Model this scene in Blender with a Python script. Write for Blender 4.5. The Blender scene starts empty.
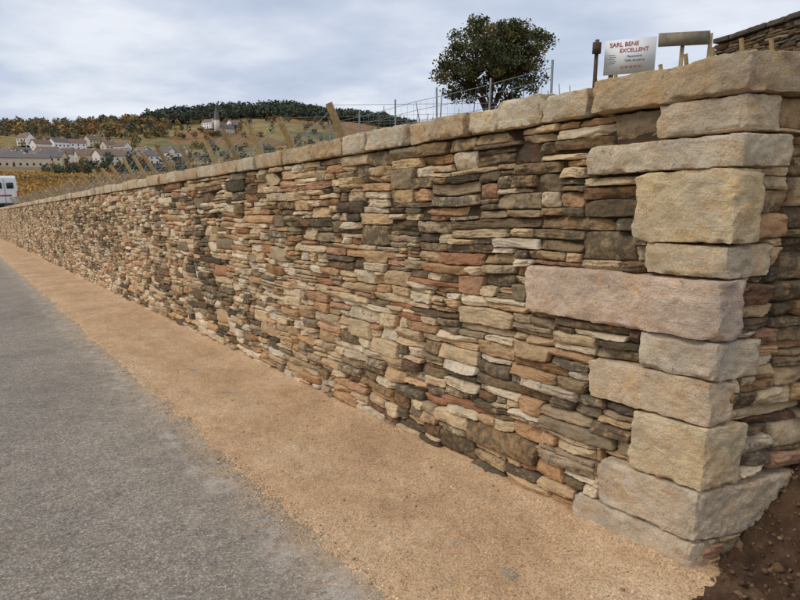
import bpy, math, random
import numpy as np
from mathutils import Vector, Matrix
random.seed(5)
rng = np.random.default_rng(11)

# ------------------------------------------------------------ helpers
def lin(r, g, b):
    f = lambda c: (c/255/12.92) if c/255 <= .04045 else ((c/255+.055)/1.055)**2.4
    return np.array([f(r), f(g), f(b)])

def _h(ix, iy, iz, seed):
    h = (ix*374761393 + iy*668265263 + iz*1274126177 + seed*974711) & 0xFFFFFFFF
    h = ((h ^ (h >> 13))*1274126177) & 0xFFFFFFFF
    h = ((h ^ (h >> 16))*2246822519) & 0xFFFFFFFF
    return ((h ^ (h >> 15)) & 0xFFFFFF)/float(0xFFFFFF)*2-1

def vn(p, seed=0):
    i = np.floor(p).astype(np.int64); f = p-i; f = f*f*(3-2*f)
    x, y, z = i[..., 0], i[..., 1], i[..., 2]
    u, v, w = f[..., 0], f[..., 1], f[..., 2]
    def L(a, b, t): return a+(b-a)*t
    c = lambda a, b, d: _h(x+a, y+b, z+d, seed)
    return L(L(L(c(0,0,0), c(1,0,0), u), L(c(0,1,0), c(1,1,0), u), v),
             L(L(c(0,0,1), c(1,0,1), u), L(c(0,1,1), c(1,1,1), u), v), w)

def fbm(p, seed=0, o=4):
    r = 0; a = .5
    for k in range(o):
        r = r+a*vn(p*(2.03**k), seed+k*17); a *= .5
    return r

def sm(a, b, x):
    t = np.clip((x-a)/(b-a), 0, 1); return t*t*(3-2*t)

def mk(name, V, F, mat=None, col=None, smooth=True, parent=None):
    V = np.asarray(V, float).reshape(-1, 3)
    me = bpy.data.meshes.new(name)
    if isinstance(F, np.ndarray):
        k = F.shape[1]
        me.vertices.add(len(V)); me.vertices.foreach_set("co", V.ravel())
        me.loops.add(F.size); me.loops.foreach_set("vertex_index", F.ravel().astype(np.int32))
        me.polygons.add(len(F))
        me.polygons.foreach_set("loop_start", np.arange(0, F.size, k, dtype=np.int32))
        me.polygons.foreach_set("loop_total", np.full(len(F), k, dtype=np.int32))
        me.update(calc_edges=True); me.validate()
    else:
        me.from_pydata([tuple(v) for v in V], [], F); me.update()
    if smooth:
        me.polygons.foreach_set("use_smooth", np.ones(len(me.polygons), dtype=bool))
    if col is not None:
        a = me.attributes.new("Col", 'FLOAT_COLOR', 'POINT')
        col = np.asarray(col, float)
        if col.shape[1] == 3: col = np.c_[col, np.ones(len(col))]
        a.data.foreach_set("color", col.ravel())
    ob = bpy.data.objects.new(name, me)
    bpy.context.scene.collection.objects.link(ob)
    if mat: me.materials.append(mat)
    if parent: ob.parent = parent
    return ob

def empty(name, loc=(0, 0, 0)):
    e = bpy.data.objects.new(name, None); e.location = loc
    bpy.context.scene.collection.objects.link(e); return e

class Acc:
    def __init__(s): s.V = []; s.F = []; s.C = []; s.n = 0
    def add(s, V, F, C=None):
        V = np.asarray(V, float).reshape(-1, 3); s.V.append(V); s.F.append(np.asarray(F)+s.n); s.n += len(V)
        if C is not None:
            C = np.asarray(C, float)
            if C.ndim == 1: C = np.tile(C, (len(V), 1))
            s.C.append(C)
    def build(s, name, mat, smooth=True, parent=None):
        return mk(name, np.concatenate(s.V), np.concatenate(s.F), mat, np.concatenate(s.C) if s.C else None, smooth, parent)

def tube(acc, pts, rad, sides=8, col=None):
    pts = np.array(pts, float); n = len(pts); V = []
    for i in range(n):
        d = pts[min(i+1, n-1)]-pts[max(i-1, 0)]; d /= np.linalg.norm(d)+1e-9
        a = np.cross(d, [0, 0, 1.]) if abs(d[2]) < .95 else np.cross(d, [1., 0, 0]); a /= np.linalg.norm(a)
        b = np.cross(d, a)
        for k in range(sides):
            t = 2*math.pi*k/sides
            V.append(pts[i]+rad[i]*(a*math.cos(t)+b*math.sin(t)))
    F = []
    for i in range(n-1):
        for k in range(sides):
            F.append([i*sides+k, i*sides+(k+1) % sides, (i+1)*sides+(k+1) % sides, (i+1)*sides+k])
    c = len(V); V.append(pts[-1]); V.append(pts[0])
    for k in range(sides):
        F.append([(n-1)*sides+k, (n-1)*sides+(k+1) % sides, c, c])
        F.append([k, (k+1) % sides, c+1, c+1])
    acc.add(V, F, col)

CUBE = np.array([[-1,-1,-1],[1,-1,-1],[1,1,-1],[-1,1,-1],[-1,-1,1],[1,-1,1],[1,1,1],[-1,1,1]], float)*.5
CF = np.array([[0,3,2,1],[4,5,6,7],[0,1,5,4],[1,2,6,5],[2,3,7,6],[3,0,4,7]])
def box(acc, c, size, ux=(1,0,0), uy=(0,1,0), uz=(0,0,1), col=None):
    M = np.array([ux, uy, uz], float)
    acc.add((CUBE*np.array(size))@M+np.array(c, float), CF, col)

# ------------------------------------------------------------ material helpers
def newmat(name, rough=.9):
    m = bpy.data.materials.new(name); m.use_nodes = True
    nt = m.node_tree; b = nt.nodes["Principled BSDF"]; b.inputs["Roughness"].default_value = rough
    b.inputs["Specular IOR Level"].default_value = .25
    return m, nt, b
def N(nt, t, **k):
    n = nt.nodes.new(t)
    for a, v in k.items(): setattr(n, a, v)
    return n
def noise(nt, co, scale, detail=5, rough=.6):
    n = N(nt, "ShaderNodeTexNoise"); n.inputs["Scale"].default_value = scale
    n.inputs["Detail"].default_value = min(detail, 6); n.inputs["Roughness"].default_value = rough
    nt.links.new(co, n.inputs["Vector"]); return n.outputs["Fac"]
def ramp(nt, fac, stops):
    r = N(nt, "ShaderNodeValToRGB"); e = r.color_ramp.elements
    while len(e) < len(stops): e.new(.5)
    for i, (p, c) in enumerate(stops):
        e[i].position = p; e[i].color = (c, c, c, 1) if isinstance(c, (int, float)) else (*c, 1)
    nt.links.new(fac, r.inputs[0]); return r.outputs["Color"]
def mix(nt, a, b, fac, mode='MIX'):
    m = N(nt, "ShaderNodeMix", data_type='RGBA', blend_type=mode)
    for s, v in ((6, a), (7, b), (0, fac)):
        if hasattr(v, "links"): nt.links.new(v, m.inputs[s])
        else: m.inputs[s].default_value = v if s == 0 else (*v, 1)
    return m.outputs[2]
def bump(nt, h, dist, strength, prev=None):
    b = N(nt, "ShaderNodeBump"); b.inputs["Distance"].default_value = dist; b.inputs["Strength"].default_value = strength
    nt.links.new(h, b.inputs["Height"])
    if prev: nt.links.new(prev, b.inputs["Normal"])
    return b.outputs["Normal"]
def coord(nt): return N(nt, "ShaderNodeTexCoord").outputs["Object"]
def mathn(nt, op, a, b):
    m = N(nt, "ShaderNodeMath", operation=op)
    for i, v in ((0, a), (1, b)):
        if hasattr(v, "links"): nt.links.new(v, m.inputs[i])
        else: m.inputs[i].default_value = v
    return m.outputs[0]
def simple(name, c, rough=.8, var=.25, scale=8, metallic=0):
    m, nt, b = newmat(name, rough); co = coord(nt)
    f = ramp(nt, noise(nt, co, scale), [(.3, 1-var), (.7, 1+var)])
    nt.links.new(mix(nt, tuple(c), f, 1., 'MULTIPLY'), b.inputs["Base Color"]); b.inputs["Metallic"].default_value = metallic
    return m
def attrmat(name, rough=.9, var=.25, scale=8):
    m, nt, b = newmat(name, rough); co = coord(nt)
    at = N(nt, "ShaderNodeAttribute", attribute_name="Col").outputs["Color"]
    f = ramp(nt, noise(nt, co, scale), [(.3, 1-var), (.7, 1+var)])
    nt.links.new(mix(nt, at, f, 1., 'MULTIPLY'), b.inputs["Base Color"])
    return m

def stone_mat(name, lich=1.0, blo=.4, streak=.5, bs=1., chisel=False):
    m, nt, b = newmat(name, .92); co = coord(nt)
    A = N(nt, "ShaderNodeAttribute", attribute_name="Col"); at = A.outputs["Color"]; al = A.outputs["Alpha"]
    c = mix(nt, at, ramp(nt, noise(nt, co, 9, 5, .65), [(.25, .70), (.5, 1.0), (.75, 1.24)]), 1., 'MULTIPLY')
    st = ramp(nt, noise(nt, co, 11 if chisel else 14, 4, .7), [(.46, 0.), (.66, blo)])
    c = mix(nt, c, mix(nt, c, (1.0, .78, .55), 1., 'MULTIPLY'), st)
    mp = N(nt, "ShaderNodeMapping"); mp.inputs["Scale"].default_value = (6, 6, 38); nt.links.new(co, mp.inputs[0])
    sn_ = noise(nt, mp.outputs[0], 1., 4, .7)
    c = mix(nt, c, ramp(nt, sn_, [(.3, .72), (.55, 1.), (.8, 1.12)]), streak, 'MULTIPLY')
    c = mix(nt, c, ramp(nt, noise(nt, co, 170, 2, .8), [(.3, .74), (.7, 1.2)]), .85, 'MULTIPLY')
    n1 = noise(nt, co, 24, 5, .75)
    th = mathn(nt, 'ADD', n1, mathn(nt, 'MULTIPLY', al, .31*lich))
    lf = ramp(nt, th, [(.65, 0.), (.77, .75)])
    c = mix(nt, c, (.086, .075, .058), lf)
    c = mix(nt, c, (.60, .53, .43), ramp(nt, n1, [(.3, .5), (.37, 0.)]))
    nn = bump(nt, noise(nt, co, 42, 6, .72), .018*bs, .85)
    nn = bump(nt, sn_, .01, .3*streak*2, nn)
    if chisel:   # tooling scratches in patches
        m2 = N(nt, "ShaderNodeMapping"); m2.inputs["Rotation"].default_value = (math.radians(35), math.radians(-38), 0); m2.inputs["Scale"].default_value = (12, 12, 80)
        nt.links.new(co, m2.inputs[0]); ch = noise(nt, m2.outputs[0], 1., 2, .5)
        msk = ramp(nt, noise(nt, co, 4.5, 3, .6), [(.50, 0.), (.60, 1.)])
        sc_ = mathn(nt, 'MULTIPLY', ramp(nt, ch, [(.55, 0.), (.63, 1.)]), msk)
        c = mix(nt, c, (.70, .62, .52), mathn(nt, 'MULTIPLY', sc_, .38)); nn = bump(nt, sc_, .003, .5, nn)
        c = mix(nt, c, tuple(lin(172,160,146)), ramp(nt, noise(nt, co, 3.1, 5, .65), [(.50, 0.), (.68, .5)]))
    nt.links.new(c, b.inputs["Base Color"])
    nt.links.new(nn, b.inputs["Normal"]); return m

M_rub = stone_mat("rubble_stone")
M_quo = stone_mat("dressed_stone", .6, .6, .22, 1.4, True)
# ------------------------------------------------------------ frames
B0 = np.array([1.172, 2.044, 0.])
DH = np.array([-.607, .795, 0.]); DH /= np.linalg.norm(DH)
SL = -.056
OUT = np.array([-DH[1], DH[0], 0.]); NN = -OUT
E = np.array([math.sin(math.radians(70)), math.cos(math.radians(70)), 0.])
OE = np.array([E[1], -E[0], 0.])
Zv = np.array([0, 0, 1.])
def W1(s, v, d):
    s = np.asarray(s)[..., None]; v = np.asarray(v)[..., None]; d = np.asarray(d)[..., None]
    return B0+s*(DH+SL*Zv)+v*Zv+(d-.012*v)*OUT
def W2(e, v, d):
    e = np.asarray(e)[..., None]; v = np.asarray(v)[..., None]; d = np.asarray(d)[..., None]
    return B0+e*E+v*Zv+(d-.012*v)*OE
def sn(x, y):
    return (x-B0[0])*DH[0]+(y-B0[1])*DH[1], (x-B0[0])*NN[0]+(y-B0[1])*NN[1]

# ------------------------------------------------------------ terrain functions
azs = [-180, -90, -50, -33.4, -26.3, -21.2, -15.7, -10.3, -3.3, 2.8, 15, 60, 180]
rid = [.03, .05, .06, .058, .068, .080, .091, .099, .086, .068, .055, .04, .03]
def Ff(x, y):
    r = np.hypot(x, y); az = np.degrees(np.arctan2(x, y))
    base = np.interp(r, [0, 60, 100, 150, 300, 420, 500, 600], [0, -3, -4.8, -5, -1, 6, 13, 25])
    rz = np.interp(az, azs, rid)*850
    k = sm(500, 860, r)
    z = base*(1-k)+rz*k-np.clip(r-860, 0, 1e9)*.03
    p = np.stack([x/60., y/60., 0*x], -1)
    z = z+fbm(p, 3, 3)*sm(250, 600, r)*7
    z = z+6*sm(0, 30, az)*sm(50, 110, r)*(1-sm(400, 700, r))
    return z+1.6
def low(x, y):
    s, n = sn(x, y); r = np.hypot(x, y); k = sm(62, 115, r)
    return (SL*s)*(1-k)+Ff(x, y)*k
def high(x, y):
    s, n = sn(x, y); r = np.hypot(x, y); k = sm(62, 115, r)
    return (SL*s+1.84+.08*np.clip(n, 0, 60))*(1-k)+(Ff(x, y)+.15)*k

def terr_mat():
    m, nt, b = newmat("terrain_fields", 1.); co = coord(nt)
    mp = N(nt, "ShaderNodeMapping"); mp.inputs["Scale"].default_value = (.012, .022, .0); mp.inputs["Rotation"].default_value = (0, 0, .5)
    nt.links.new(co, mp.inputs[0])
    vo = N(nt, "ShaderNodeTexVoronoi"); vo.inputs["Scale"].default_value = 1.; nt.links.new(mp.outputs[0], vo.inputs["Vector"])
    sep = N(nt, "ShaderNodeSeparateColor"); nt.links.new(vo.outputs["Color"], sep.inputs[0])
    c = ramp(nt, sep.outputs[0], [(0, tuple(lin(122,114,76))), (.2, tuple(lin(166,136,76))), (.4, tuple(lin(160,114,68))),
                                 (.6, tuple(lin(126,104,72))), (.8, tuple(lin(150,132,80))), (1, tuple(lin(98,98,68)))])
    c = mix(nt, c, ramp(nt, noise(nt, co, .12, 6, .7), [(.3, .55), (.7, 1.25)]), 1., 'MULTIPLY')
    c = mix(nt, c, ramp(nt, noise(nt, co, 1.5, 6, .7), [(.3, .7), (.7, 1.2)]), 1., 'MULTIPLY')
    nt.links.new(c, b.inputs["Base Color"]); return m
az = np.radians(np.r_[np.arange(-180, -50, 3), np.arange(-50, 50, .4), np.arange(50, 181, 3)])
rr = np.r_[.05, np.geomspace(1, 1600, 150)]
R, A = np.meshgrid(rr, az, indexing='ij')
X = R*np.sin(A); Y = R*np.cos(A)
s_, n_ = sn(X, Y)
Zt = low(X, Y)-.03-.12*sm(.2, .6, n_)*(1-sm(60, 100, R))
def gridF(a, b): 
    i, j = np.meshgrid(np.arange(a-1), np.arange(b-1), indexing='ij')
    q = (i*b+j).ravel(); return np.stack([q, q+1, q+b+1, q+b], 1)[:, ::-1].copy()
mk("terrain", np.stack([X, Y, Zt], -1), gridF(*X.shape), terr_mat())

# raised plot behind the wall
ss = np.r_[np.arange(-2., 20, .5), np.arange(20, 110, 2.)]; nn_ = np.r_[np.arange(.25, 3, .25), np.arange(3, 80, 1.5)]
S, NB = np.meshgrid(ss, nn_, indexing='ij')
X = B0[0]+S*DH[0]+NB*NN[0]; Y = B0[1]+S*DH[1]+NB*NN[1]
ev = (X-B0[0])*(-OE[0])+(Y-B0[1])*(-OE[1])
Z = high(X, Y)+.03*fbm(np.stack([X*2, Y*2, X*0], -1), 9)
Z = np.where(ev < .28, -.3, Z)
m, nt, b = newmat("vineyard_soil", 1.); co = coord(nt)
c = ramp(nt, noise(nt, co, 1.2, 8, .7), [(.35, tuple(lin(112,92,62))), (.55, tuple(lin(120,112,62))), (.7, tuple(lin(92,98,52)))])
nt.links.new(c, b.inputs["Base Color"]); nt.links.new(bump(nt, noise(nt, co, 12, 6), .05, .8), b.inputs["Normal"])
mk("vineyard_ground", np.stack([X, Y, Z], -1), gridF(*X.shape)[:, ::-1].copy(), m)

# ------------------------------------------------------------ road
def strip(name, ss, tt, zf, mat, colf=None):
    S, T = np.meshgrid(ss, tt, indexing='ij')
    X = B0[0]+S*DH[0]+T*OUT[0]; Y = B0[1]+S*DH[1]+T*OUT[1]
    Z = zf(X, Y, S, T); V = np.stack([X, Y, Z], -1)
    return mk(name, V, gridF(*S.shape), mat, colf(X, Y, S, T).reshape(-1, 4) if colf else None)

m, nt, b = newmat("old_asphalt", .92); co = coord(nt)
c = ramp(nt, noise(nt, co, .9, 6, .62), [(.3, tuple(lin(138,130,118))), (.5, tuple(lin(153,144,131))), (.7, tuple(lin(167,156,141)))])
vo = N(nt, "ShaderNodeTexVoronoi"); vo.inputs["Scale"].default_value = 105; nt.links.new(co, vo.inputs["Vector"])
sep = N(nt, "ShaderNodeSeparateColor"); nt.links.new(vo.outputs["Color"], sep.inputs[0])
c = mix(nt, c, ramp(nt, sep.outputs[0], [(0, .5), (.4, .88), (.85, 1.15), (1, 1.7)]), .85, 'MULTIPLY')
c = mix(nt, c, ramp(nt, vo.outputs["Distance"], [(.2, 1.1), (.75, .5)]), .75, 'MULTIPLY')
c = mix(nt, c, ramp(nt, noise(nt, co, 5, 6, .7), [(.35, .82), (.6, 1.08)]), .8, 'MULTIPLY')
c = mix(nt, c, ramp(nt, noise(nt, co, 30, 4, .7), [(.35, .8), (.65, 1.14)]), .8, 'MULTIPLY')
A_ = N(nt, "ShaderNodeAttribute", attribute_name="Col")
sp2 = N(nt, "ShaderNodeSeparateColor"); nt.links.new(A_.outputs["Color"], sp2.inputs[0])
dn = mathn(nt, 'MULTIPLY', sp2.outputs[0], ramp(nt, noise(nt, co, 9, 6, .8), [(.34, .05), (.6, 1.)]))
c = mix(nt, c, tuple(lin(202,172,136)), mathn(nt, 'MULTIPLY', dn, .85))
pn = mathn(nt, 'MULTIPLY', sp2.outputs[1], ramp(nt, noise(nt, co, 6.0, 6, .8), [(.48, 0.), (.64, 1.)]))
c = mix(nt, c, tuple(lin(200,191,178)), mathn(nt, 'MULTIPLY', pn, .55))
nt.links.new(c, b.inputs["Base Color"])
nn = bump(nt, vo.outputs["Distance"], .004, .6); nn = bump(nt, noise(nt, co, 45, 5, .7), .006, .5, nn)
nt.links.new(nn, b.inputs["Normal"])
def roadcol(X, Y, S, T):
    e = T-.99+.06*fbm(np.stack([S*1.3, T, S*0], -1), 5)
    dust = np.clip(np.exp(-np.clip(e, 0, 9)/.15)+.10, 0, 1); pale = np.exp(-((e-.16)/.12)**2)+.18*np.exp(-((e-.5)/.35)**2)
    return np.stack([dust, pale, 0*S, 0*S+1], -1)
sr = np.r_[np.arange(-8, 8, .06), np.arange(8, 20, .25), np.arange(20, 110, 1.)]
strip("road", sr, np.r_[np.arange(.5, 2.6, .06), np.arange(2.7, 6.6, .3)],
      lambda X, Y, S, T: low(X, Y)+.006*fbm(np.stack([X*1.5, Y*1.5, X*0], -1), 8), m, roadcol)
m = simple("verge_grass", lin(88,98,52), 1., .4, 6)
strip("grass_verge", sr[::2], np.arange(6.3, 14, .5), lambda X, Y, S, T: low(X, Y)+.01+.05*sm(6.3, 7.5, T)+.04*fbm(np.stack([X*3, Y*3, X*0], -1), 4)*sm(6.4, 7, T), m)

# dirt path
m, nt, b = newmat("compacted_sand", 1.); co = coord(nt)
c = ramp(nt, noise(nt, co, 1.6, 6, .62), [(.3, tuple(lin(190,154,116))), (.5, tuple(lin(207,171,131))), (.72, tuple(lin(220,189,152)))])
c = mix(nt, c, ramp(nt, noise(nt, co, 90, 4, .8), [(.3, .62), (.7, 1.24)]), .9, 'MULTIPLY')
c = mix(nt, c, ramp(nt, noise(nt, co, 9, 5, .7), [(.35, .84), (.65, 1.07)]), .8, 'MULTIPLY')
vo = N(nt, "ShaderNodeTexVoronoi"); vo.inputs["Scale"].default_value = 150; nt.links.new(co, vo.inputs["Vector"])
sep = N(nt, "ShaderNodeSeparateColor"); nt.links.new(vo.outputs["Color"], sep.inputs[0])
c = mix(nt, c, ramp(nt, sep.outputs[1], [(0, .5), (.4, 1.), (.85, 1.1), (1, 1.45)]), .7, 'MULTIPLY')
nt.links.new(c, b.inputs["Base Color"])
nn = bump(nt, noise(nt, co, 22, 6, .75), .012, .75); nn = bump(nt, vo.outputs["Distance"], .004, .6, nn)
nt.links.new(nn, b.inputs["Normal"])
sd = np.r_[np.arange(-6, 4.5, .02), np.arange(4.5, 12, .06), np.arange(12, 30, .3), np.arange(30, 110, 1.)]
td = np.r_[np.arange(-.14, 1.2, .02)]
def dz(X, Y, S, T):
    ed = T-1.0+.035*fbm(np.stack([S*1.1, T*0, S*0], -1), 21)+.07*fbm(np.stack([S*8, T*8, S*0], -1), 22, 5)
    body = np.where(ed > 0, -.03*np.clip(ed/.05, 0, 1), .014*(1-np.exp(np.minimum(ed, 0)/.22)))
    f = fbm(np.stack([X*9, Y*9, X*0], -1), 23, 5)*.014+np.abs(fbm(np.stack([X*30, Y*30, X*0], -1), 24, 3))*.009
    rut = -.012*np.exp(-((T-.45)/.2)**2)
    return low(X, Y)+.003+body+f*np.where(ed > 0, .3, 1)+rut+.03*np.exp(-np.clip(T, 0, 9)/.07)
strip("dirt_path", sd, td, dz, m)

# soil beyond the corner
m, nt, b = newmat("dug_soil", 1.); co = coord(nt)
c = ramp(nt, noise(nt, co, 9, 6, .7), [(.3, tuple(lin(74,55,40))), (.5, tuple(lin(104,78,57))), (.7, tuple(lin(138,106,78)))])
nt.links.new(c, b.inputs["Base Color"]); nt.links.new(bump(nt, noise(nt, co, 40, 6, .75), .03, 1.), b.inputs["Normal"])
g1 = np.arange(-5, .0, .02); g2 = np.arange(-1.2, 4.5, .02)
S, T = np.meshgrid(g1, g2, indexing='ij')
def soilz(X, Y, s):
    e = (X-B0[0])*E[0]+(Y-B0[1])*E[1]
    h = .66*sm(-.12, 1.25, e)+.02
    p = np.stack([X, Y, X*0], -1)
    h = h+fbm(p*4, 31, 3)*.08*sm(-.1, .3, e)+np.abs(fbm(p*13, 32, 4))*.13*sm(-.15, .1, e)+np.abs(fbm(p*32, 36, 3))*.045
    edge = sm(0, .1, -s+.03*vn(p*12, 3))
    return SL*s+h*edge-.03*(1-edge)
X = B0[0]+S*DH[0]+T*NN[0]; Y = B0[1]+S*DH[1]+T*NN[1]
mk("soil_heap", np.stack([X, Y, soilz(X, Y, S)], -1), gridF(*X.shape)[:, ::-1].copy(), m)

def pebbles(name, P, size, cols, mat, flat=.6):
    n = len(P)
    ico = np.array([[0,0,1],[.9,0,.3],[.28,.85,.3],[-.72,.53,.3],[-.72,-.53,.3],[.28,-.85,.3],[.72,.53,-.4],[-.28,.85,-.4],[-.9,0,-.4],[-.28,-.85,-.4],[.72,-.53,-.4],[0,0,-.9]])
    f = np.array([[0,1,2],[0,2,3],[0,3,4],[0,4,5],[0,5,1],[1,6,2],[2,6,7],[2,7,3],[3,7,8],[3,8,4],[4,8,9],[4,9,5],[5,9,10],[5,10,1],[1,10,6],[6,11,7],[7,11,8],[8,11,9],[9,11,10],[10,11,6]])
    V = ico[None]*(1+rng.uniform(-.3, .3, (n, 12, 1)))*rng.uniform(.6, 1.3, (n, 1, 3))
    V[..., 2] *= flat; a = rng.uniform(0, 6.28, n); ca, sa = np.cos(a)[:, None], np.sin(a)[:, None]
    V = np.stack([V[..., 0]*ca-V[..., 1]*sa, V[..., 0]*sa+V[..., 1]*ca, V[..., 2]], -1)*size[:, None, None]+P[:, None]
    F = (f[None]+np.arange(n)[:, None, None]*12).reshape(-1, 3)
    mk(name, V, F, mat, np.repeat(cols, 12, 0), False)
M_peb = attrmat("pebble", .95, .2, 60)
n = 30000
s = rng.uniform(-1.3, 1, n)+np.abs(rng.exponential(2.8, n)); t = rng.uniform(.0, 1.1, n)
t = np.where(rng.random(n) < .4, 1.0+rng.exponential(.07, n)-.04, t); t = np.clip(t, .02, 2.4)
x = B0[0]+s*DH[0]+t*OUT[0]; y = B0[1]+s*DH[1]+t*OUT[1]
z = np.maximum(dz(x, y, s, t), low(x, y)+.001)
sz = rng.uniform(.0012, .0038, n)*(1+1.6*(rng.random(n) < .03))
pc = np.array([lin(206,170,130), lin(222,194,156), lin(172,136,102), lin(190,176,152), lin(146,116,88)])[rng.integers(0, 5, n)]
pebbles("gravel", np.stack([x, y, z], -1), sz, pc, M_peb)
n = 6500
s = -rng.uniform(.02, 1.6, n); t = rng.uniform(-.6, 2.2, n)
x = B0[0]+s*DH[0]+t*NN[0]; y = B0[1]+s*DH[1]+t*NN[1]
sz = rng.uniform(.004, .013, n)*(1+1.4*(rng.random(n) < .05))
pc = np.array([lin(100,76,55), lin(118,92,68), lin(82,61,46), lin(132,106,82)])[rng.choice(4, n, p=[.4,.3,.26,.04])]
pebbles("soil_clods", np.stack([x, y, soilz(x, y, s)], -1), sz, pc, M_peb, .8)

# ------------------------------------------------------------ wall stones
def pack(L, H, rg, hsc=1.):
    du = .02; un = .004; n = int(L/du); Hu = int(H/un); hts = np.zeros(n, int); out = []
    while True:
        m_ = hts.min()
        if m_ >= Hu: break
        i0 = int(hts.argmin()); nz = np.nonzero(hts[i0:] != m_)[0]; j = i0+(int(nz[0]) if len(nz) else n-i0)
        w = j-i0
        l = int(np.clip(rg.lognormal(math.log(.235), .45), .08, .66)/du)
        if w-l < 5: l = w
        if l > 35: l = 35
        a = i0 if (w == l or rg.random() < .5) else j-l
        if a == j-l and w-l > 60: a = i0
        hl = hts[a-1] if a > 0 else -99; hr = hts[a+l] if a+l < n else -99
        h = np.clip(rg.lognormal(math.log(.052), .37), .024, .125)*hsc
        if l*du > .3 and rg.random() < .22: h *= 1.3
        h = min(h, max(.034, l*du*.6)); hu = max(6, int(h/un))
        for q in (hl, hr):
            if q > 0 and abs(m_+hu-q) <= 4 and q-m_ >= 6: hu = q-m_; break
        if w == l and w <= 6:
            q = min([k for k in (hl, hr) if k > m_] or [m_+hu]); hu = max(5, min(q-m_, int(.12/un)))
        if Hu-(m_+hu) < 8: hu = Hu-m_
        out.append((a*du, (a+l)*du, m_*un, (m_+hu)*un)); hts[a:a+l] = m_+hu
    return np.array(out)

PAL = np.array([lin(232,211,177), lin(224,197,156), lin(214,181,138), lin(206,164,120), lin(198,154,120), lin(184,161,129), lin(160,141,112), lin(230,212,184), lin(190,138,102)])
PW = np.array([.20, .24, .17, .10, .05, .09, .06, .07, .02])
def stonecols(s, v, rg, dark=0.):
    n = len(s); c = PAL[rg.choice(9, n, p=PW/PW.sum())]
    c = c*rg.uniform(.82, 1.10, (n, 1))
    p = np.stack([s*.9, v*2.2, 0*s], -1); w = fbm(p, 44, 3)
    k = rg.random(n) < np.clip(.22+w*.9+dark, .05, .9)
    c[k] = c[k]*rg.uniform(.42, .78, (k.sum(), 1))*np.array([1.02, .95, .84])
    al = np.where(k, rg.uniform(.35, 1., n), rg.uniform(0, .45, n)**1.2)
    return np.c_[c, al]

def rubble(acc, rects, mapf, nu, nv, rg, gap=.0031, dark=0., warp=True, proud=0.):
    n = len(rects)
    if n == 0: return
    def ax(k):
        t = np.linspace(-1, 1, k-2); t = np.sign(t)*(1-(1-np.abs(t))**1.3); return np.r_[-1, t, 1]
    A, Bb = np.meshgrid(ax(nu), ax(nv), indexing='ij'); ring = np.zeros((nu, nv), bool)
    ring[[0, -1]] = True; ring[:, [0, -1]] = True
    A = A[None]; Bb = Bb[None]
    g = lambda lo, hi: rg.uniform(lo, hi, n)[:, None, None]
    hw = ((rects[:, 1]-rects[:, 0])/2)[:, None, None]; hh = ((rects[:, 3]-rects[:, 2])/2)[:, None, None]
    cs = ((rects[:, 1]+rects[:, 0])/2)[:, None, None]; cv = ((rects[:, 3]+rects[:, 2])/2)[:, None, None]
    hw = hw-g(.2, 2.0)*gap; hh = hh-g(.1, 1.5)*gap
    kl, kr, kt, kb = [g(0, .52)**1.9 for _ in range(4)]
    kb_ = np.where(A < 0, kl, kr); ka_ = np.where(Bb < 0, kb, kt)
    asym = g(-1., 1.); sl_l = g(-.6, .6); sl_r = g(-.6, .6)
    fy = 1-kb_*np.abs(A)**3.2*np.clip(1+np.sign(Bb)*asym, 0, 1.5)
    x = A*(hw-.5*ka_*hh*np.abs(Bb)**5)+np.where(A < 0, sl_l, sl_r)*Bb*hh*.4*np.abs(A)**4; y = Bb*hh*fy
    ex = hw*(1-np.abs(A)); ey = hh*(1-np.abs(Bb)); r = np.minimum(g(.002, .006), hh*.4)
    ed = np.minimum(ex, ey)
    so = rg.uniform(0, 300, n)[:, None, None]
    pl = 0*A+g(.0, .02)
    for i in range(5):
        th = g(0, 6.28); k_ = g(.04, .55); o_ = g(.004, .03)
        pl = np.minimum(pl, o_+(np.cos(th)*x/np.maximum(hw, .03)*.03+np.sin(th)*y/np.maximum(hh, .02)*.02)*k_*2.6)
    d = g(-.018, .018)+proud+pl-.012+g(-.05, .05)*x-r*.9*(1-np.clip(ed/r, 0, 1))**2
    s = cs+x; v = cv+y
    P = np.stack([s+0*so, v+0*so, so+0*s], -1)
    big = nu >= 9
    d = d+fbm(P*np.array([14, 26, 1]), 50, 3)*.010
    if big:
        d = d+fbm(P*np.array([50, 75, 1]), 51, 3)*.009
        q = v*g(35, 80)+fbm(P*np.array([9, 9, 1]), 58, 2)*1.6; d = d+(np.abs((q % 1.)-.5)-.25)*g(0, .015)
        s = s+fbm(P*np.array([24, 34, 1])+7, 52, 3)*.010; v = v+fbm(P*np.array([24, 16, 1])+3, 53, 3)*.006
    else:
        v = v+fbm(P*np.array([16, 16, 1])+3, 53, 2)*.005
    if warp:
        Q = np.stack([s*2.0, v*1.2, 0*s], -1); v = v+fbm(Q, 60, 3)*.022*sm(0, .12, v)*(1-sm(1.7, 1.86, v))*sm(.1, 1.3, s)
    d = np.where(ring[None], -.07, d)
    V = mapf(s, v, d).reshape(-1, 3); F = gridF(nu, nv); F = (F[None]+np.arange(n)[:, None, None]*nu*nv).reshape(-1, 4)
    c = stonecols(rects[:, 0], rects[:, 2], rg, dark)
    acc.add(V, F, np.repeat(c, nu*nv, 0))

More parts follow.
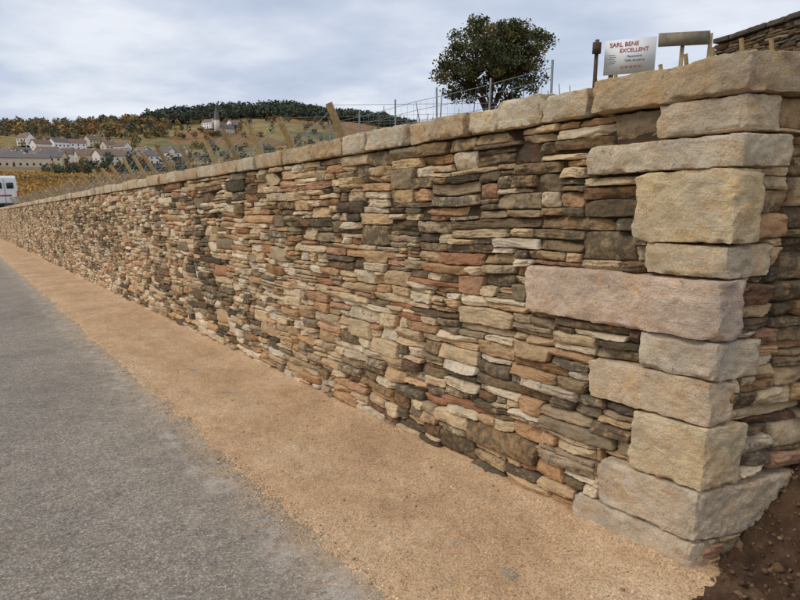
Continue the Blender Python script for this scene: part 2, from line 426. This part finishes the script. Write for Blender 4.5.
QU = [(.57, .05, 0, .155), (.45, .62, .16, .385), (.31, .20, .39, .65), (.54, .09, .655, .835), (.32, .22, .84, .99), (.92, .09, .995, 1.225),
      (.32, .22, 1.23, 1.352), (.385, .13, 1.357, 1.625), (.63, .24, 1.63, 1.745), (.32, .17, 1.75, 1.875)]
HT = 1.875
def trim(rects, col):
    out = []
    for s0, s1, v0, v1 in rects:
        for q in QU:
            L = q[col]; ov = min(v1, q[3])-max(v0, q[2])
            if ov > 0 and s0 < L:
                if ov/(v1-v0) > .38 or ov > .035: s0 = max(s0, L+.004)
        for q in QU:
            L = q[col]; ov = min(v1, q[3])-max(v0, q[2])
            if ov > 0 and s0 < L-.01:
                if q[2] <= v0: v0 = q[3]+.003
                else: v1 = q[2]-.003
        if s1-s0 > .035 and v1-v0 > .014: out.append((s0, s1, v0, v1))
    c = .01; nx, ny = 110, int(HT/c); occ = np.zeros((nx, ny), bool)
    for a in list(out)+[(0, q[col], q[2], q[3]) for q in QU]:
        occ[max(0, int(a[0]/c+.4)):max(0, int(a[1]/c+.5)), int(a[2]/c+.5):int(a[3]/c+.5)] = True
    for j in range(ny):
        i = 0
        while i < nx:
            if occ[i, j]: i += 1; continue
            i1 = i
            while i1 < nx and not occ[i1, j] and i1-i < 26: i1 += 1
            j1 = j+1
            while j1 < ny and not occ[i:i1, j1].any() and j1-j < 7: j1 += 1
            occ[i:i1, j:j1] = True
            if i1-i >= 2 and j1-j >= 2: out.append((i*c, i1*c, j*c, j1*c))
            i = i1
    return np.array(out)
wall = empty("dry_stone_wall")
rects = pack(66, HT, np.random.default_rng(15)); rects = trim(rects, 0)
acc = Acc(); rg = np.random.default_rng(4)
m1 = rects[:, 0] < 4.6; m2 = (rects[:, 0] >= 4.6) & (rects[:, 0] < 13); m3 = rects[:, 0] >= 13
rubble(acc, rects[m1], W1, 32, 16, rg); rubble(acc, rects[m2], W1, 15, 9, rg); rubble(acc, rects[m3], W1, 7, 6, rg)
acc.build("rubble_face", M_rub, True, wall)
rects2 = trim(pack(6, HT, np.random.default_rng(9)), 1)
acc = Acc(); rubble(acc, rects2, W2, 24, 14, rg, warp=False)
acc.build("return_face", M_rub, True, wall)

# rough-hewn dressed blocks
def rbox(acc, O, U, V_, Wd, dims, r, cell, seed, col, a1=.007, a2=.005, top=0.):
    dims = np.array(dims, float); h = dims/2
    Vs = []; Fs = []; c0 = 0
    for ax_ in range(3):
        o = [i for i in range(3) if i != ax_]
        na = [max(4, int(dims[k]/cell)) for k in o]
        def axx(k, n):
            t = np.linspace(-1, 1, n); return np.sign(t)*(1-(1-np.abs(t))**1.15)*h[k]
        a, b_ = np.meshgrid(axx(o[0], na[0]), axx(o[1], na[1]), indexing='ij')
        for sg in (-1, 1):
            P = np.zeros(a.shape+(3,)); P[..., o[0]] = a; P[..., o[1]] = b_; P[..., ax_] = sg*h[ax_]
            F = gridF(*a.shape)
            flip = (sg > 0) == (ax_ != 1)
            Fs.append((F[:, ::-1] if flip else F)+c0); Vs.append(P.reshape(-1, 3)); c0 += a.size
    P = np.concatenate(Vs); inner = np.clip(P, -(h-r), h-r); dd = P-inner; ln = np.linalg.norm(dd, axis=1, keepdims=True)
    P = inner+dd/np.maximum(ln, 1e-9)*r
    off = seed*13.7
    rs = np.random.default_rng(seed)
    P[:, 2] += P[:, 0]*rs.uniform(-.015, .015)*(1 if top == 0 else .6)
    q = P+off
    for i in range(7):
        dv = rs.normal(size=3); dv /= np.linalg.norm(dv); sup = (np.abs(dv)*h).sum(); lim = sup*rs.uniform(.90, .985)
        pr_ = P@dv; ex_ = np.clip(pr_-lim, 0, .03); P = P-ex_[:, None]*dv*.85
    dsp = np.stack([fbm(q*5+i*31, seed+i, 3)*a1*2+(1-2*np.abs(fbm(q*15+i*17, seed+5+i, 4)))*a2*1.3+fbm(q*48+i, seed+9+i, 3)*a2*1.5 for i in range(3)], -1)
    eg = (np.abs(P) > (h-r*2.4)).sum(1) >= 2
    chip = np.clip(vn(q*16, seed+3)-.1, 0, 1)*.022+np.clip(vn(q*40, seed+4), 0, 1)*.008
    P = P+dsp*np.array([1, 1, .6]); P = P-(np.sign(P)*np.minimum(np.abs(P)/np.maximum(h, .01), 1)**4)*(chip*eg)[:, None]*.7
    M = np.array([U, V_, Wd]); Vw = P@M+np.array(O)
    acc.add(Vw, np.concatenate(Fs), col)

qc = [lin(222,202,172), lin(224,203,172), lin(230,205,164), lin(228,201,165), lin(226,208,178), lin(227,199,171), lin(226,203,166), lin(232,207,163), lin(224,205,174), lin(222,199,165)]
acc = Acc(); U = DH+SL*Zv
for i, (L1, L2, v0, v1) in enumerate(QU):
    pr = .010+.006*((i*7) % 3-1)
    D2 = L2 if L2 > .12 else .12
    L2e = D2+pr
    ctr = B0+U*(L1/2)+E*(L2e/2)+Zv*((v0+v1)/2)+OUT*pr+OE*pr*.5
    rbox(acc, ctr, U, E, Zv, (L1-.005, L2e, v1-v0-.004), .005, .0085, 100+i, np.r_[qc[i]*1.02, [.2, .25, .15, .2, .18, .16, .25, .1, .3, .25][i]])
acc.build("quoins", M_quo, True, wall)

# coping
acc = Acc(); cs = [0, .62, .86, 1.13, 1.36, 1.86, 2.3, 2.58, 3.0]
while cs[-1] < 66: cs.append(cs[-1]+rg.uniform(.22, .6))
for i in range(len(cs)-1):
    L = cs[i+1]-cs[i]; th = .122+rg.uniform(-.014, .012); dp = .46
    if i == 0: th = .13
    pr = rg.uniform(.0, .02)
    c = (lin(228,209,176) if rg.random() < .6 else lin(216,188,148))*rg.uniform(.84, 1.06)
    s0 = cs[i]
    cc = .0095 if s0 < 3.2 else (.022 if s0 < 9 else .06)
    if i == 0:
        ctr = B0+U*(L/2)+E*.22+Zv*(HT+.003+th/2)+OUT*.015+OE*.015
        rbox(acc, ctr, U, E, Zv, (L-.006, .44, th), .006, cc, 300, np.r_[c, .3])
    else:
        ctr = B0+U*(s0+L/2)+Zv*(HT+.003+th/2)+OUT*(pr-dp/2)
        rbox(acc, ctr, U, NN, Zv, (L-.008, dp, th), .006, cc, 300+i, np.r_[c, rg.uniform(.1, .6)], top=1)
e0 = .445
while e0 < 6:
    L = rg.uniform(.3, .6); th = .13+rg.uniform(-.01, .015)
    rbox(acc, B0+E*(e0+L/2)-OE*.21+Zv*(HT+.003+th/2), E, -OE, Zv, (L-.006, .44, th), .007, .015, int(900+e0*10), np.r_[lin(222,202,168)*rg.uniform(.85, 1.05), .3])
    e0 += L
acc.build("coping", M_quo, True, wall)
acc = Acc()
def quadbox(p0, p1, dirn, thick, z0, zt0, z1, zt1):
    a = np.array(p0); b_ = np.array(p1); t = dirn*thick
    V = [[*a[:2], z0], [*b_[:2], z1], [*(b_+t)[:2], z1], [*(a+t)[:2], z0], [*a[:2], zt0], [*b_[:2], zt1], [*(b_+t)[:2], zt1], [*(a+t)[:2], zt0]]
    acc.add(V, CF)
st = B0+DH*.12+NN*.060; en = B0+DH*66+NN*.060
quadbox(st, en, NN, .34, -.2, HT-.01, SL*66-.2, SL*66+HT-.01)
st = B0+E*.1-OE*.068; en = B0+E*6-OE*.068
quadbox(st, en, -OE, .34, -.2, HT-.012, -.2, HT-.012)
acc.build("core", simple("joint_earth", lin(84,68,50), 1., .3, 20), False, wall)

# ------------------------------------------------------------ older wall, far right
wall2 = empty("dry_stone_wall")
A2 = np.array([4.9, 9.65, 2.2]); d2 = np.array([.154, -.988, 0]); o2 = np.array([-.988, -.154, 0])
def W3(s, v, d):
    s = np.asarray(s)[..., None]; v = np.asarray(v)[..., None]; d = np.asarray(d)[..., None]
    return A2+s*d2+v*Zv+d*o2
acc = Acc(); r3 = pack(7, 1.38, np.random.default_rng(21), .85)
rubble(acc, r3, W3, 10, 7, rg, dark=.75, warp=False); 
for C_ in acc.C: C_[:, :3] *= .5
acc.build("rubble_face", M_rub, True, wall2)
acc = Acc(); e0 = 0
while e0 < 7:
    L = rg.uniform(.25, .45)
    rbox(acc, A2+d2*(e0+L/2)-o2*.17+Zv*(1.38+.04), d2, -o2, Zv, (L-.01, .44, .07), .01, .03, int(1500+e0*10), np.r_[lin(110,103,92)*rg.uniform(.6, 1.), .7]); e0 += L
acc.build("coping", M_rub, True, wall2)
acc = Acc(); box(acc, A2+d2*3.5-o2*.25+Zv*.5, (6.9, .34, 1.74), d2, o2, Zv)
acc.build("core", bpy.data.materials["joint_earth"], False, wall2)

# ------------------------------------------------------------ trellis
M_wood = attrmat("weathered_wood", .9, .3, 25)
M_steel = simple("galvanised_steel", (.33, .35, .36), .5, .15, 20, .6)
tre = empty("vineyard_trellis")
aw = Acc(); ast = Acc()
def gp(s, n): 
    x, y = (B0+DH*s+NN*n)[:2]; return np.array([x, y, float(high(np.array([x]), np.array([y]))[0])])
s = 5.5
while s < 56:
    g = gp(s, 1.95+rg.uniform(-.06, .06)); ln = rg.uniform(.84, .96)+(.1 if s > 12 else 0); a = math.radians(rg.uniform(19, 32))
    tp = g+OUT*math.sin(a)*ln+Zv*math.cos(a)*ln+DH*rg.uniform(-.06, .06)
    g2 = g-(tp-g)*.2; tube(aw, [g2, (g2+tp)/2, tp], [.05, .048, .045], 10, np.r_[lin(190,160,112)*rg.uniform(.75, 1.1), 1])
    tube(ast, [g+OUT*1.15-Zv*.02, tp-Zv*.1], [.0035, .0035], 4)
    for j in range(1, 7):
        q = gp(s, 2.0+j*5); tube(ast, [q, q+Zv*.95], [.016, .016], 5)
    for hw_ in (.35, .55, .75):
        tube(ast, [g+Zv*hw_+OUT*hw_*.4, gp(s, 12)+Zv*hw_, gp(s, 32)+Zv*hw_], [.0025]*3, 4)
    s += 1.16+rg.uniform(-.05, .05)
s = 2.7
while s < 56:
    q = gp(s, 2.35); tube(ast, [q-Zv*.1, q+Zv*rg.uniform(.68, .8)+DH*rg.uniform(-.03, .03)], [.012, .012], 6); s += .8 if s < 6 else 1.16
for hh in (.12, .3, .45, .58, .68):
    pts = [gp(q, 2.35)+Zv*(hh+.008*math.sin(q*3)) for q in np.arange(2.7, 56, 1.)]
    tube(ast, pts, [.0028]*len(pts), 4)
for q in np.arange(2.7, 9, .12):
    p = gp(q, 2.35); tube(ast, [p+Zv*.12, p+Zv*.68], [.0014, .0014], 3)
for i in range(-1, 8):
    q = gp(2.3+i*.36, 6.4); tp = q+Zv*rg.uniform(1.0, 1.15)+OUT*.2+DH*.12
    tube(aw, [q, tp], [.032, .028], 7, np.r_[lin(176,148,106)*rg.uniform(.8, 1.05), 1])
for i in range(110):
    q = gp(rg.uniform(2.7, 20), rg.uniform(2.2, 5.)); 
    tp = q+np.array([rg.uniform(-.1, .1), rg.uniform(-.1, .1), rg.uniform(.5, .8)])
    tube(aw, [q, (q+tp)/2+rg.uniform(-.04, .04, 3), tp], [.01, .007, .004], 5, np.r_[lin(96,76,56), 1])
aw.build("wooden_posts", M_wood, True, tre); ast.build("steel_posts_and_wires", M_steel, True, tre)

# ------------------------------------------------------------ leaves
def leaves(acc, C, size, col, cj=.2, flat=1.):
    n = len(C); d = rg.normal(size=(n, 3)); d /= np.linalg.norm(d, axis=1, keepdims=True)
    a = np.cross(d, rg.normal(size=(n, 3))); a /= np.linalg.norm(a, axis=1, keepdims=True); b_ = np.cross(d, a)
    sz = (size*rg.uniform(.6, 1.4, n))[:, None]
    V = np.stack([C+a*sz, C+b_*sz*.6, C-a*sz, C-b_*sz*.6], 1)
    c = np.tile(np.asarray(col, float), (n, 1)) if np.ndim(col) == 1 else np.asarray(col)
    c = c*rg.uniform(1-cj, 1+cj, (n, 1)); c = np.c_[c, np.ones(n)]
    acc.add(V, np.arange(n*4).reshape(-1, 4), np.repeat(c, 4, 0))
M_leaf = attrmat("foliage", .8, .2, 3)

tree = empty("deciduous_tree"); tc = np.array([7.1, 47.6])
tz = float(high(tc[:1], tc[1:])[0]); base = np.array([tc[0], tc[1], tz])
ab = Acc(); al = Acc(); bark = np.r_[lin(78,66,54), 1]
crown_c = np.array([base[0], base[1], 1.6+8.7])
top = np.array([base[0], base[1], 1.6+5.0])
tube(ab, [base-Zv*.3, (base+top)/2+np.array([.08, 0, 0]), top], [.42, .34, .28], 10, bark)
cl = []
while len(cl) < 190:
    p = rg.uniform(-1, 1, 3); r_ = np.linalg.norm(p)
    if r_ > 1 or r_ < .2: continue
    if p[2] < -.6 and abs(p[0]) < .2: continue
    q = p*np.array([4.4, 4.2, 2.95]); q[2] += .5*vn(np.array([p*2.2]), 77)[0]*2; q[0] *= 1+.2*vn(np.array([p*2.4+9]), 78)[0]
    if p[2] < 0: q[2] -= .4*abs(p[0])
    cl.append(crown_c+q)
subs = []
for a in range(8):
    t = a/8*6.28; e_ = top+np.array([math.cos(t)*1.8, math.sin(t)*1.6, rg.uniform(.8, 2.4)]); subs.append(e_)
    tube(ab, [top-Zv*rg.uniform(0, 1.), (top+e_)/2+Zv*.1+rg.uniform(-.2, .2, 3), e_], [.17, .12, .08], 7, bark)
for q in cl:
    s0 = min(subs, key=lambda u_: np.linalg.norm(u_-q))
    tube(ab, [s0, (s0+q)/2+rg.uniform(-.25, .25, 3), q], [.055, .035, .012], 5, bark)
for q in cl:
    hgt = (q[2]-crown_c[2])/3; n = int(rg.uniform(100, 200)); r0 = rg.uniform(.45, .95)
    d = rg.normal(size=(n, 3)); d /= np.linalg.norm(d, axis=1, keepdims=True)
    C = q+d*(rg.random((n, 1))**.5)*r0*np.array([1.1, 1.1, .75])
    base_c = lin(84,88,56) if rg.random() < .75 else lin(106,98,60)
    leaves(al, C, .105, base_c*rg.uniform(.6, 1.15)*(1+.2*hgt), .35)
ab.build("trunk_and_limbs", simple("bark", lin(78,66,54), .95, .3, 6), True, tree)
al.build("crown", M_leaf, False, tree)

ad = Acc()
def dtree(x, y, h, w, col, nt_=70):
    z = float(low(np.array([x]), np.array([y]))[0])
    n = nt_; d = rg.normal(size=(n, 3)); d /= np.linalg.norm(d, axis=1, keepdims=True)
    C = np.array([x, y, z+h*.55])+d*(rg.random((n, 1))**.33)*np.array([w/2, w/2, h*.5])
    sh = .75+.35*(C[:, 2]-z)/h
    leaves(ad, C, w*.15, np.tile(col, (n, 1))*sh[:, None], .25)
def polar(r, a): return r*math.sin(math.radians(a)), r*math.cos(math.radians(a))
GR = [lin(78,86,68), lin(84,90,70), lin(70,78,66)]; AU = [lin(148,114,76), lin(164,134,82), lin(132,98,70), lin(120,112,74), lin(144,124,78)]
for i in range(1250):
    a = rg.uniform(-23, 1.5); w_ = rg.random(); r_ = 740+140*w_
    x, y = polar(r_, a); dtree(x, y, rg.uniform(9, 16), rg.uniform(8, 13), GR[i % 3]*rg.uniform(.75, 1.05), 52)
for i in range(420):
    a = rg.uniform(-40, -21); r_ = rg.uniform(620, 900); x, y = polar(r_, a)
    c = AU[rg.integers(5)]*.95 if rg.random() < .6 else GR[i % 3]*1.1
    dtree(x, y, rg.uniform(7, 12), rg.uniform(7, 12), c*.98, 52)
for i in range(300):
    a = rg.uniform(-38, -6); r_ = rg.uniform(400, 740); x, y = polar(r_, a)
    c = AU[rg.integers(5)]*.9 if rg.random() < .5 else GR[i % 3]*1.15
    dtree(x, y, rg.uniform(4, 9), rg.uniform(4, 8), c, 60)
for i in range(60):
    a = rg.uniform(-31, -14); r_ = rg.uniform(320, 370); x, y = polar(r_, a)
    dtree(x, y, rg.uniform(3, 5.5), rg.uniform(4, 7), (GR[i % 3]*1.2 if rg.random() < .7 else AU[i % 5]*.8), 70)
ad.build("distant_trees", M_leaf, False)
av = Acc()
for row in range(150):
    r0 = 105+row*1.55; n = 260
    a = np.radians(rg.uniform(-42, -14, n)); x = r0*np.sin(a); y = r0*np.cos(a)
    z = low(x, y)+rg.uniform(.1, 1.1, n)
    patch = vn(np.stack([x/45, y/45, 0*x], -1), 7); c = np.where((patch > .1)[:, None], lin(186,146,80)*.95, np.where((patch > -.35)[:, None], lin(176,124,70)*.95, lin(132,124,76)))
    leaves(av, np.stack([x, y, z], -1), .5, c, .35)
av.build("vineyard_rows", M_leaf, False)

# ------------------------------------------------------------ village
M_wl = [simple("render_cream", lin(232,226,214), .9, .08, .5), simple("render_white", lin(242,240,236), .9, .06, .5), simple("render_stone", lin(210,197,174), .9, .1, .5)]
M_rf = [simple("roof_brown", lin(122,102,92), .9, .2, 1), simple("roof_grey", lin(108,102,100), .9, .2, 1), simple("roof_tile", lin(132,108,96), .9, .2, 1)]
M_gl = simple("window_glass", (.03, .035, .04), .2, .1, 1); M_dr = simple("door_paint", lin(90,70,55), .6, .1, 1)
def house(name, x, y, w, d, h, rot, wm, rm, rh=None, floors=2):
    z = float(low(np.array([x]), np.array([y]))[0])-.4
    e = empty(name, (x, y, z)); e.rotation_euler = (0, 0, rot); rh = rh or d*.38
    V = [(-w/2,-d/2,0),(w/2,-d/2,0),(w/2,d/2,0),(-w/2,d/2,0),(-w/2,-d/2,h),(w/2,-d/2,h),(w/2,d/2,h),(-w/2,d/2,h),(-w/2,0,h+rh),(w/2,0,h+rh)]
    mk("walls", V, [(0,1,5,4),(1,2,6,9,5),(2,3,7,6),(3,0,4,8,7)], wm, smooth=False, parent=e)
    o = .4; t = .25; k = rh/(d/2)
    V = []
    for sx in (-w/2-o, w/2+o):
        V += [(sx,-d/2-o,h-o*k+.02),(sx,0,h+rh+.02),(sx,d/2+o,h-o*k+.02),(sx,-d/2-o,h-o*k+t),(sx,0,h+rh+t),(sx,d/2+o,h-o*k+t)]
    mk("roof", V, [(3,4,10,9),(4,5,11,10),(0,6,7,1),(1,7,8,2),(0,3,9,6),(2,8,11,5),(0,1,4,3),(1,2,5,4),(6,9,10,7),(7,10,11,8)], rm, smooth=False, parent=e)
    a = Acc(); nw = max(2, int(w/3))
    for f in range(floors):
        for i in range(nw):
            xx = -w/2+w*(i+.5)/nw
            if f == 0 and i == nw//2: continue
            for sy in (-1, 1): box(a, (xx, sy*(d/2+.02), 1.5+f*2.8), (1.0, .06, 1.3))
        for sx in (-1, 1): box(a, (sx*(w/2+.02), 0, 1.5+f*2.8), (.06, 1., 1.3))
    a.build("windows", M_gl, False, e)
    a = Acc(); box(a, (-w/2+w*(nw//2+.5)/nw, -d/2-.03, 1.4), (1.1, .08, 2.2)); a.build("door", M_dr, False, e)
    a = Acc(); box(a, (w*.3, d*.12, h+rh), (.7, .6, 1.6)); a.build("chimney", M_wl[2], False, e)
    return e
i = 0
for a, r_ in [(-33.6,455),(-32.3,480),(-31.4,440),(-30.6,500),(-30,460),(-29.2,500),(-28.8,430),(-28,470),(-27.4,500),(-26.9,440),(-26.3,485),(-25.6,440),(-25,480),
              (-24.3,445),(-23.4,490),(-31,530),(-29.7,545),(-28.4,550),(-26,540),(-21.5,480),(-34.5,500),(-36,470),(-32.9,430),(-27.7,415),(-24.9,530),(-20.2,480),(-15.5,655),(-17.6,655),
              (-30.3,415),(-26.5,410),(-25.2,420),(-22.5,455),(-32,560),(-27.2,570)]:
    x, y = polar(r_, a)
    house("house", x, y, rg.uniform(9, 15), rg.uniform(7.5, 9.5), rg.uniform(5.4, 7.2), rg.uniform(-.6, 1.2), M_wl[[0,1,1,2,0][i % 5]], M_rf[i % 3]); i += 1
x, y = polar(400, -33.2); house("warehouse", x, y, 38, 14, 5, .5, M_wl[2], M_rf[1], 2.2, 1)
x, y = polar(625, -16.2); ch = house("church", x, y, 16, 8, 6, .9, M_wl[2], M_rf[1], 4, 1)
a = Acc(); box(a, (-9.5, 0, 7), (4, 4, 14)); a.build("tower", M_wl[2], False, ch)
mk("spire", [(-11.8,-2.3,14.01),(-7.2,-2.3,14.01),(-7.2,2.3,14.01),(-11.8,2.3,14.01),(-9.5,0,28)], [(0,1,4),(1,2,4),(2,3,4),(3,0,4),(0,3,2,1)], M_rf[1], smooth=False, parent=ch)

# ------------------------------------------------------------ van
van = empty("van"); vp = B0+DH*60+NN*1.5
van.location = (vp[0], vp[1], float(high(vp[:1], vp[1:2])[0])+.02); van.rotation_euler = (math.atan(SL), 0, math.atan2(-DH[0], DH[1]))
M_vw = simple("white_paint", (.78, .78, .77), .35, .04, 1); M_blk = simple("black_rubber", (.02, .02, .02), .7, .1, 5)
M_red = simple("red_lens", (.55, .03, .02), .3, .1, 5); M_rim = simple("wheel_rim", (.4, .4, .42), .4, .1, 5, .7)
prof = [(0,.45),(-.02,1.1),(.02,2.0),(.1,2.75),(.28,2.95),(4.2,2.95),(4.5,2.8),(5.15,1.75),(5.85,1.4),(6.0,1.15),(6.02,.45)]
n = len(prof); V = [(-1.0+.1*max(0,(z-1.2))/1.8, y, z) for y, z in prof]+[(1.0-.1*max(0,(z-1.2))/1.8, y, z) for y, z in prof]
F = [tuple(range(n)), tuple(range(2*n-1, n-1, -1))]+[(k, k+n, (k+1) % n+n, (k+1) % n) for k in range(n)]
bd = mk("body", V, F, M_vw, smooth=False, parent=van); bv = bd.modifiers.new("b", 'BEVEL'); bv.width = .07; bv.segments = 3
a = Acc()
for sx in (-1, 1):
    box(a, (sx*.42, .0, 2.1), (.5, .06, .5)); box(a, (sx*.955, 4.55, 1.95), (.06, .9, .6))
V = [(-.82,5.1,1.88),(.82,5.1,1.88),(.78,4.6,2.68),(-.78,4.6,2.68)]; a.add(V, [[0,1,2,3]]); a.build("windows", M_gl, False, van)
a = Acc()
for sx in (-1, 1): box(a, (sx*.93, -.03, 1.35), (.12, .08, .6))
box(a, (0, -.035, 1.25), (.9, .02, .12)); a.build("tail_lights", M_red, False, van)
a = Acc(); box(a, (0, -.08, .5), (1.95, .22, .22)); box(a, (0, 6.0, .5), (1.95, .2, .3)); box(a, (0, -.03, 1.6), (.02, .03, 2.2))
for sx in (-1, 1): box(a, (sx*1.12, 4.9, 1.65), (.2, .1, .35))
a.build("bumpers_and_trim", M_blk, False, van)
a = Acc(); b2 = Acc()
for sx in (-1, 1):
    for yy in (1.05, 4.95):
        tube(a, [(sx*.78, yy, .36), (sx*.82, yy, .36), (sx*1.0, yy, .36), (sx*1.02, yy, .36)], [.33, .36, .36, .33], 20); tube(b2, [(sx*.98, yy, .36), (sx*1.03, yy, .36)], [.2, .19], 14)
a.build("tyres", M_blk, False, van); b2.build("rims", M_rim, False, van)

# ------------------------------------------------------------ sign
sg = empty("site_sign"); u = Vector((.893, -.45, 0)).normalized(); nrm = Vector((-.45, -.893, 0)).normalized()
sg.matrix_world = Matrix(((u.x, 0, nrm.x, 2.34), (u.y, 0, nrm.y, 7.05), (0, 1, 0, 2.72), (0, 0, 0, 1)))
a = Acc(); box(a, (.27, .185, 0), (.54, .37, .012)); a.build("board", simple("white_panel", (.8, .8, .8), .5, .05, 6), False, sg)
a = Acc(); box(a, (.08, -.3, -.03), (.05, 1.2, .04)); box(a, (.47, -.3, -.03), (.05, 1.2, .04)); a.build("posts", simple("post_timber", lin(130,100,66), .9, .3, 12), False, sg)
M_tr = simple("red_ink", (.42, .05, .05), .6, .1, 5); M_tk = simple("dark_ink", (.06, .05, .07), .6, .1, 5)
def txt(t, x, y, size, mat, off=.012):
    c = bpy.data.curves.new("lettering", 'FONT'); c.body = t; c.size = size; c.extrude = .0008; c.offset = size*off
    o = bpy.data.objects.new("lettering", c); bpy.context.scene.collection.objects.link(o); c.materials.append(mat); o.parent = sg; o.location = (x, y, .008)
txt("SARL BENE", .05, .295, .064, M_tr); txt("EXCELLENT", .16, .232, .058, M_tr)
txt("Maconnerie", .24, .175, .034, M_tk, 0); txt("Taille de pierre", .22, .132, .034, M_tk, 0); txt("03 80 00 00 00", .18, .06, .036, M_tr, 0)
a = Acc()
for i in range(5): box(a, (.08+.012*(i % 2), .12+i*.022, .0075), (.07, .004, .002))
a.build("logo", M_tk, False, sg)
a = Acc(); q = np.array([2.23, 7.0, 2.2]); box(a, q+Zv*.42, (.035, .035, .95)); box(a, q+np.array([-.01, -.03, .8]), (.09, .03, .12))
a.build("marker_stake", simple("rusty_iron", lin(86,70,58), .85, .3, 20), False)
tb = empty("timber_barrier"); a = Acc()
p = np.array([3.10, 7.42, 3.18]); q = np.array([3.68, 7.38, 3.20]); dr = (q-p)/np.linalg.norm(q-p)
box(a, (p+q)/2, (np.linalg.norm(q-p), .03, .15), dr, (0, 1, 0), np.cross(dr, (0, 1, 0)))
a.build("plank", simple("grey_plank", lin(138,126,108), .9, .3, 14), False, tb)
a = Acc()
for k in (.3, .62): 
    c = p+dr*k; box(a, (c[0], c[1]+.045, 2.74+.03*k), (.035, .035, 1.0), (1, 0, .03))
a.build("posts", simple("new_timber", lin(176,152,112), .9, .25, 14), False, tb)

# ------------------------------------------------------------ world + sun
el = math.radians(48); sd_ = Vector((-.93*math.cos(el), -.37*math.cos(el), math.sin(el))).normalized()
w = bpy.data.worlds.new("World"); bpy.context.scene.world = w; w.use_nodes = True; nt = w.node_tree
bg = nt.nodes["Background"]; bg.inputs[1].default_value = .115
sky = N(nt, "ShaderNodeTexSky"); sky.sky_type = 'NISHITA'; sky.sun_disc = False; sky.sun_elevation = el; sky.sun_rotation = math.atan2(sd_.x, sd_.y)
tc_ = N(nt, "ShaderNodeTexCoord").outputs["Generated"]
sx = N(nt, "ShaderNodeSeparateXYZ"); nt.links.new(tc_, sx.inputs[0])
zz = mathn(nt, 'ADD', mathn(nt, 'MAXIMUM', sx.outputs[2], 0.), .16)
cx = N(nt, "ShaderNodeCombineXYZ"); nt.links.new(mathn(nt, 'DIVIDE', sx.outputs[0], zz), cx.inputs[0]); nt.links.new(mathn(nt, 'DIVIDE', sx.outputs[1], zz), cx.inputs[1])
n1 = noise(nt, cx.outputs[0], 1.0, 6, .52)
cc = ramp(nt, n1, [(.32, (3.9, 4.6, 5.9)), (.47, (5.2, 5.8, 7.0)), (.62, (7.5, 7.8, 8.4))])
n2 = noise(nt, cx.outputs[0], .55, 4, .5)
cf = ramp(nt, n2, [(.3, .84), (.6, .96)])
nt.links.new(mix(nt, sky.outputs[0], cc, cf), bg.inputs[0])
l = bpy.data.lights.new("sun", 'SUN'); l.energy = 1.5; l.angle = math.radians(25); l.color = (1, .945, .87)
lo = bpy.data.objects.new("sun", l); bpy.context.scene.collection.objects.link(lo); lo.rotation_euler = sd_.to_track_quat('Z', 'Y').to_euler()

cam = bpy.data.cameras.new("camera"); cam.lens = 26; cam.sensor_width = 36; cam.clip_end = 4000; cam.clip_start = .05
co_ = bpy.data.objects.new("camera", cam); bpy.context.scene.collection.objects.link(co_)
co_.location = (0, 0, 1.6); co_.rotation_euler = (math.radians(90-12.2), 0, 0); bpy.context.scene.camera = co_
sc = bpy.context.scene; sc.view_settings.view_transform = 'Standard'; sc.view_settings.look = 'None'; sc.view_settings.exposure = 0
